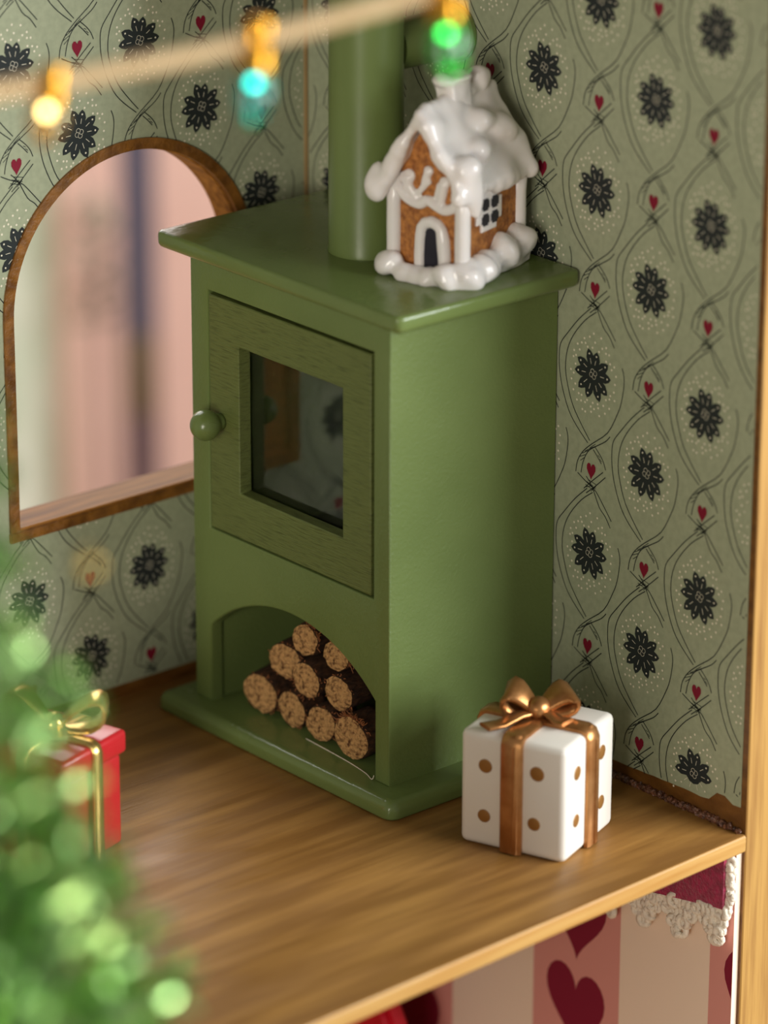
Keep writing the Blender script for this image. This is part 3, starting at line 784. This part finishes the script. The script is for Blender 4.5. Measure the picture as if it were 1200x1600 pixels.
# ================================================================== STRING LIGHTS
sl_ = empty('string_lights', (-2.034, -1.808, 2.134))
tag(sl_, 'blurred string of gold-capped coloured bulbs on a beige cord in front of the stove', 'string lights')
SLO = Vector(sl_.location)
cord = [(-2.242, -1.654, 2.083), (-2.172, -1.704, 2.103), (-2.119, -1.742, 2.118), (-2.034, -1.808, 2.134), (-1.948, -1.872, 2.154), (-1.861, -1.937, 2.174), (-1.774, -2.0, 2.198), (-1.686, -2.062, 2.225), (-1.563, -2.149, 2.265), (-1.455, -2.222, 2.304), (-1.328, -2.305, 2.358)]
bm = bmesh.new(); add_tube(bm, [Vector(p)-SLO for p in smooth_path(cord, 4)], 0.0175, 10)
from_bm('cord', bm, 'cord', sl_, smooth=True)
for top, tip, m, lab, led in (((-2.044, -1.79, 2.152), (-2.087, -1.813, 2.034), 'bulb_clear', 'amber clear bulb', 'led_amber'), ((-1.763, -1.995, 2.226), (-1.815, -2.034, 2.062), 'bulb_teal', 'teal bulb', 'led_teal'), ((-1.51, -2.171, 2.312), (-1.544, -2.23, 2.136), 'bulb_green', 'green bulb', 'led_green')):
    top, tip = Vector(top), Vector(tip); ax = (tip-top); ln = ax.length; ax.normalize()
    M = Matrix.Translation(top-SLO) @ ax.to_track_quat('Z', 'Y').to_matrix().to_4x4()
    bm = bmesh.new()
    add_lathe(bm, [(0, -0.006), (0.018, -0.005), (0.024, 0.0), (0.026, ln*0.2), (0.0235, ln*0.22), (0.026, ln*0.26), (0.0275, ln*0.46), (0.024, ln*0.48), (0.0, ln*0.485)], 20, M)
    so = auto_smooth(from_bm('socket', bm, 'socket_gold', sl_), 40)
    bm = bmesh.new()
    add_lathe(bm, [(0.016, ln*0.47), (0.024, ln*0.52), (0.031, ln*0.60), (0.033, ln*0.68), (0.030, ln*0.78), (0.021, ln*0.90), (0.010, ln*0.98), (0, ln)], 20, M)
    b = from_bm('bulb', bm, m, so, smooth=True); b['label'] = lab
    bm = bmesh.new(); add_ball(bm, M @ Vector((0, 0, ln*0.60)), 0.0065, None, 2); from_bm('glowing_led', bm, led, so, smooth=True)

# ================================================================== CHRISTMAS TREE in the foreground
TX, TY = -2.83, -2.565
tree = empty('christmas_tree', (TX, TY, LOW-0.04))
tag(tree, 'blurred green tinsel Christmas tree in the foreground at lower left', 'tree')
TB = LOW-0.04
bm = bmesh.new(); add_tube(bm, [(0, 0, 0.05), (0, 0, 1.2), (0, 0, 2.4), (0, 0, 3.72)], [0.05, 0.04, 0.025, 0.008], 10)
from_bm('trunk', bm, 'trunk', tree, smooth=True)
bm = bmesh.new(); add_lathe(bm, [(0.26, 0.0), (0.26, 0.05), (0.24, 0.07), (0.06, 0.075), (0.055, 0.12)], 28)
auto_smooth(from_bm('stand', bm, 'trunk', tree), 40)
def branch_mesh(seed, n):
    """unit-length twig along +X with side needles; slot 1 is bright foil"""
    rnd = random.Random(seed); bm = bmesh.new()
    add_tube(bm, [(0, 0, 0), (0.5, 0, 0.03), (1.0, 0, -0.02)], [0.012, 0.009, 0.004], 5)
    for i in range(n):
        t = rnd.uniform(0.08, 1.0)
        p = Vector((t, 0, 0.03*math.sin(t*PI)))
        a = rnd.uniform(0, 2*PI)
        d = Vector((rnd.uniform(0.2, 0.9), math.cos(a), math.sin(a))).normalized()
        ln = rnd.uniform(0.13, 0.24); sd = d.cross(Vector((rnd.gauss(0, 1), rnd.gauss(0, 1), rnd.gauss(0, 1)))).normalized()
        foil = rnd.random() < 0.5
        wv = 0.032 if foil else 0.010
        nn = d.cross(sd)*0.003
        v = [bm.verts.new(q) for q in (p-sd*wv*0.5, p+sd*wv*0.5, p+d*ln*0.75+sd*wv, p+d*ln*0.75-sd*wv, p+d*ln, p+d*ln*0.5-nn)]
        for f in ((0, 1, 2, 3), (3, 2, 4), (0, 5, 1), (1, 5, 2), (2, 5, 4), (4, 5, 3), (3, 5, 0)):
            fc = bm.faces.new([v[k] for k in f]); fc.material_index = 1 if foil else 0
    me = bpy.data.meshes.new('branch'); bm.to_mesh(me); bm.free()
    me.materials.append(MATS['needle']); me.materials.append(MATS['foil_needle'])
    return me
BR = [branch_mesh(s, 110) for s in (1, 2, 3, 4, 5)]
rnd = random.Random(21)
nb = 0
z = 3.68
while z > 1.7:
    zz = z+TB
    tt = max(0.0, 2.25-zz); ln = min(0.03+0.14*tt+0.115*tt*tt, 0.42)
    m = 4+int(ln*26)
    for k in range(m):
        a = 2*PI*k/m+rnd.uniform(-0.3, 0.3)+z*7
        o = bpy.data.objects.new('branch', BR[nb % 5]); COL.objects.link(o); o.parent = tree
        L = ln*rnd.uniform(0.75, 1.1)
        o.location = (0, 0, z+rnd.uniform(-0.04, 0.04)); o.scale = (L, max(L, 0.22)*0.8, max(L, 0.22)*0.8)
        o.rotation_euler = (rnd.uniform(0, 6), rnd.uniform(0.1, 0.45), a)
        nb += 1
    z -= 0.085
for i, (p, r, lab) in enumerate((((-2.634, -2.657, 1.668), 0.014, 'tiny blurred gold bauble near the top of the tree, below the window sill'),)):
    bm = bmesh.new(); add_ball(bm, (0, 0, 0), r, None, 3)
    o = from_bm('bauble', bm, 'pale_gold', None, smooth=True); o.location = p; tag(o, lab, 'bauble')
    bm = bmesh.new(); add_lathe(bm, [(0.005, r-0.001), (0.005, r+0.006), (0, r+0.007)], 10); from_bm('cap', bm, 'socket_gold', o)

# ================================================================== VELVET VALANCE in the lower room
vz = lambda y: -0.168-0.17*(y+1.505)          # lower hem height
va = empty('velvet_valance', (-0.04, -1.25, -0.12))
tag(va, 'crimson velvet valance with cream crochet trim hanging under the floor edge at right', 'valance')
VO = Vector(va.location)
bm = bmesh.new()
ys = [-1.496+0.5*i/20 for i in range(21)]
add_plate(bm, [(y, -FT-0.003) for y in (ys[0], ys[-1])]+[(y, vz(y)) for y in ys[::-1]], [], lambda u, v, t: Vector((t+0.004*math.sin(u*21), u, v))-VO, -0.056, -0.036)
bmesh.ops.bevel(bm, geom=[e for e in bm.edges if e.calc_face_angle(0) > 0.8], offset=0.006, segments=3, affect='EDGES')
auto_smooth(from_bm('velvet', bm, 'velvet', va), 50)
bm = bmesh.new(); rnd = random.Random(5)
def yarn_loop(c, r):
    c = Vector(c); a0 = rnd.uniform(0, 6); tl = Vector((rnd.uniform(-0.5, 0.5), rnd.uniform(-0.4, 0.4), rnd.uniform(-0.4, 0.4)))
    pts = []
    for j in range(11):
        a = a0+2*PI*j/10
        pts.append(c+Vector((tl.x*r*math.cos(a)*0.8, r*math.cos(a), r*math.sin(a)))-VO)
    add_tube(bm, pts, 0.0078*rnd.uniform(0.8, 1.15), 6)
for i in range(46):
    y = -1.490+0.46*i/45
    sc = abs(math.sin((y+1.47)*PI/0.115))
    n = 1+int(3*(1-sc)+0.9)
    for j in range(n):
        yarn_loop((-0.046+rnd.uniform(-0.006, 0.006), y+rnd.uniform(-0.006, 0.006), vz(y)-0.012-0.023*j+rnd.uniform(-0.004, 0.004)), rnd.uniform(0.009, 0.015))
tag(from_bm('crochet_trim', bm, 'yarn', va, smooth=True), kind='stuff')
bm = bmesh.new()
for i in range(11):
    yarn_loop((-0.040+rnd.uniform(-0.004, 0.004), -1.500+rnd.uniform(-0.003, 0.003), -0.055-0.012*i), rnd.uniform(0.006, 0.009))
tag(from_bm('edge_trim', bm, 'yarn', va, smooth=True), kind='stuff')

# ================================================================== RED ARMCHAIR in the lower room
ch = empty('armchair', (-0.36, -0.45, LOW), 0)
tag(ch, 'glossy red chair back peeping out under the floor edge in the lower room', 'chair')
def cushion(name, lo, hi, bev):
    o = box(name, lo, hi, 'red_fabric', ch, bev=bev, seg=5); return o
bm = bmesh.new()
bp = [(-0.19, 0.26), (-0.19, 0.58)]+[(-0.19+0.10*(1-math.cos(a)), 0.60+0.13*math.sin(a)) for a in (0.4, 0.9, 1.3)]+[(0.0, 0.745)]+[(0.19-0.10*(1-math.cos(a)), 0.60+0.13*math.sin(a)) for a in (1.3, 0.9, 0.4)]+[(0.19, 0.58), (0.19, 0.26)]
add_plate(bm, bp, [], lambda u, v, t: Vector((t, u, v)), 0.08, 0.15)
bmesh.ops.recalc_face_normals(bm, faces=bm.faces)
bmesh.ops.bevel(bm, geom=[e for e in bm.edges if e.calc_face_angle(0) > 0.8], offset=0.02, segments=4, affect='EDGES')
auto_smooth(from_bm('backrest', bm, 'red_fabric', ch), 60)
cushion('seat', (-0.22, -0.19, 0.14), (0.078, 0.19, 0.27), 0.03)
for s in (-1, 1): cushion('armrest', (-0.22, s*0.225-0.034, 0.12), (0.13, s*0.225+0.034, 0.40), 0.03)
for sx in (-0.18, 0.10):
    for sy in (-0.17, 0.17):
        bm = bmesh.new(); add_tube(bm, [(sx, sy, 0), (sx, sy, 0.15)], [0.014, 0.022], 10); from_bm('leg', bm, 'trunk', ch, smooth=True)

# ================================================================== BEYOND THE WINDOW (blurred)
def far_box(name, d, s, w_, z0, z1, th, m, label=None, cat=None, parent=None):
    o = box(name, (-w_/2, -th/2, z0), (w_/2, th/2, z1), m, None, bev=min(w_, th)*0.15, seg=2)
    o.location = far(d, s, 0); o.rotation_euler = (0, 0, FAR)
    if label: tag(o, label, cat)
    return o

tag(box('floor', (-14, -14, -5.6), (16, 16, -5.5), 'table_wood'), kind='structure', label='room floor far below the table')
GZ = -5.5
far_box('shutter', 8.1, -1.85, 1.17, GZ, 3.0, 0.08, 'pale_paint', 'pale whitish green panel blurred behind the left part of the arched window', 'panel')
far_box('door_post', 8.0, -1.205, 0.10, GZ, 3.0, 0.10, 'blush_paint', 'blurred pale pinkish post beside the whitish panel beyond the window', 'post')
pp = empty('dark_post', far(8.0, -0.897, GZ), FAR); tag(pp, 'blurred dark slate post with brown middle seen through the arched window', 'post')
for nm, z0, z1, m in (('post_foot', 0, 3.24, 'plum_paint'), ('post_middle', 3.24, 3.61, 'umber_paint'), ('post_top', 3.61, 8.5, 'slate_paint')):
    box(nm, (-0.075, -0.07, z0), (0.075, 0.07, z1), m, pp, bev=0.01)
pl = empty('dried_plant', far(7.8, -1.065, GZ)); tag(pl, 'blurred olive brown leafy plant between the pale and dark posts beyond the window', 'plant')
bm = bmesh.new(); add_tube(bm, [(0, 0, 0), (0.02, 0, 2), (0, 0, 4.25)], [0.02, 0.015, 0.006], 8); from_bm('stem', bm, 'trunk', pl, smooth=True)
bm = bmesh.new()
q = [bm.verts.new(c) for c in ((0, 0, 0), (0.07, 0.028, 0.012), (0.16, 0, 0.0), (0.07, -0.028, 0.012), (0.07, 0, -0.004))]
for f in ((0, 1, 4), (1, 2, 4), (2, 3, 4), (3, 0, 4), (0, 3, 1), (1, 3, 2)): bm.faces.new([q[k] for k in f])
lm = bpy.data.meshes.new('leaf'); bmesh.ops.recalc_face_normals(bm, faces=bm.faces); bm.to_mesh(lm); bm.free(); lm.materials.append(MATS['leaf'])
rnd = random.Random(9)
for k in range(26):
    o = bpy.data.objects.new('leaf', lm); COL.objects.link(o); o.parent = pl
    o.location = (0.01*math.cos(k), 0.01*math.sin(k), 3.70+0.021*k); o.rotation_euler = (rnd.uniform(-0.5, 0.5), rnd.uniform(-0.9, 0.3), k*2.4)
    o.scale = (0.85, 1.2, 1.2)

# ================================================================== TABLE under everything
tb = empty('table', (-1.2, -1.6, LOW-0.10))
tag(tb, 'wooden table top under the dollhouse', 'table')
box('tabletop', (-2.6, -1.8, -0.10), (1.9, 1.9, 0.06), 'table_wood', tb, bev=0.02)
for sx in (-2.4, 1.7):
    for sy in (-1.6, 1.7): box('leg', (sx-0.12, sy-0.12, -4.0), (sx+0.12, sy+0.12, -0.101), 'table_wood', tb, bev=0.02)
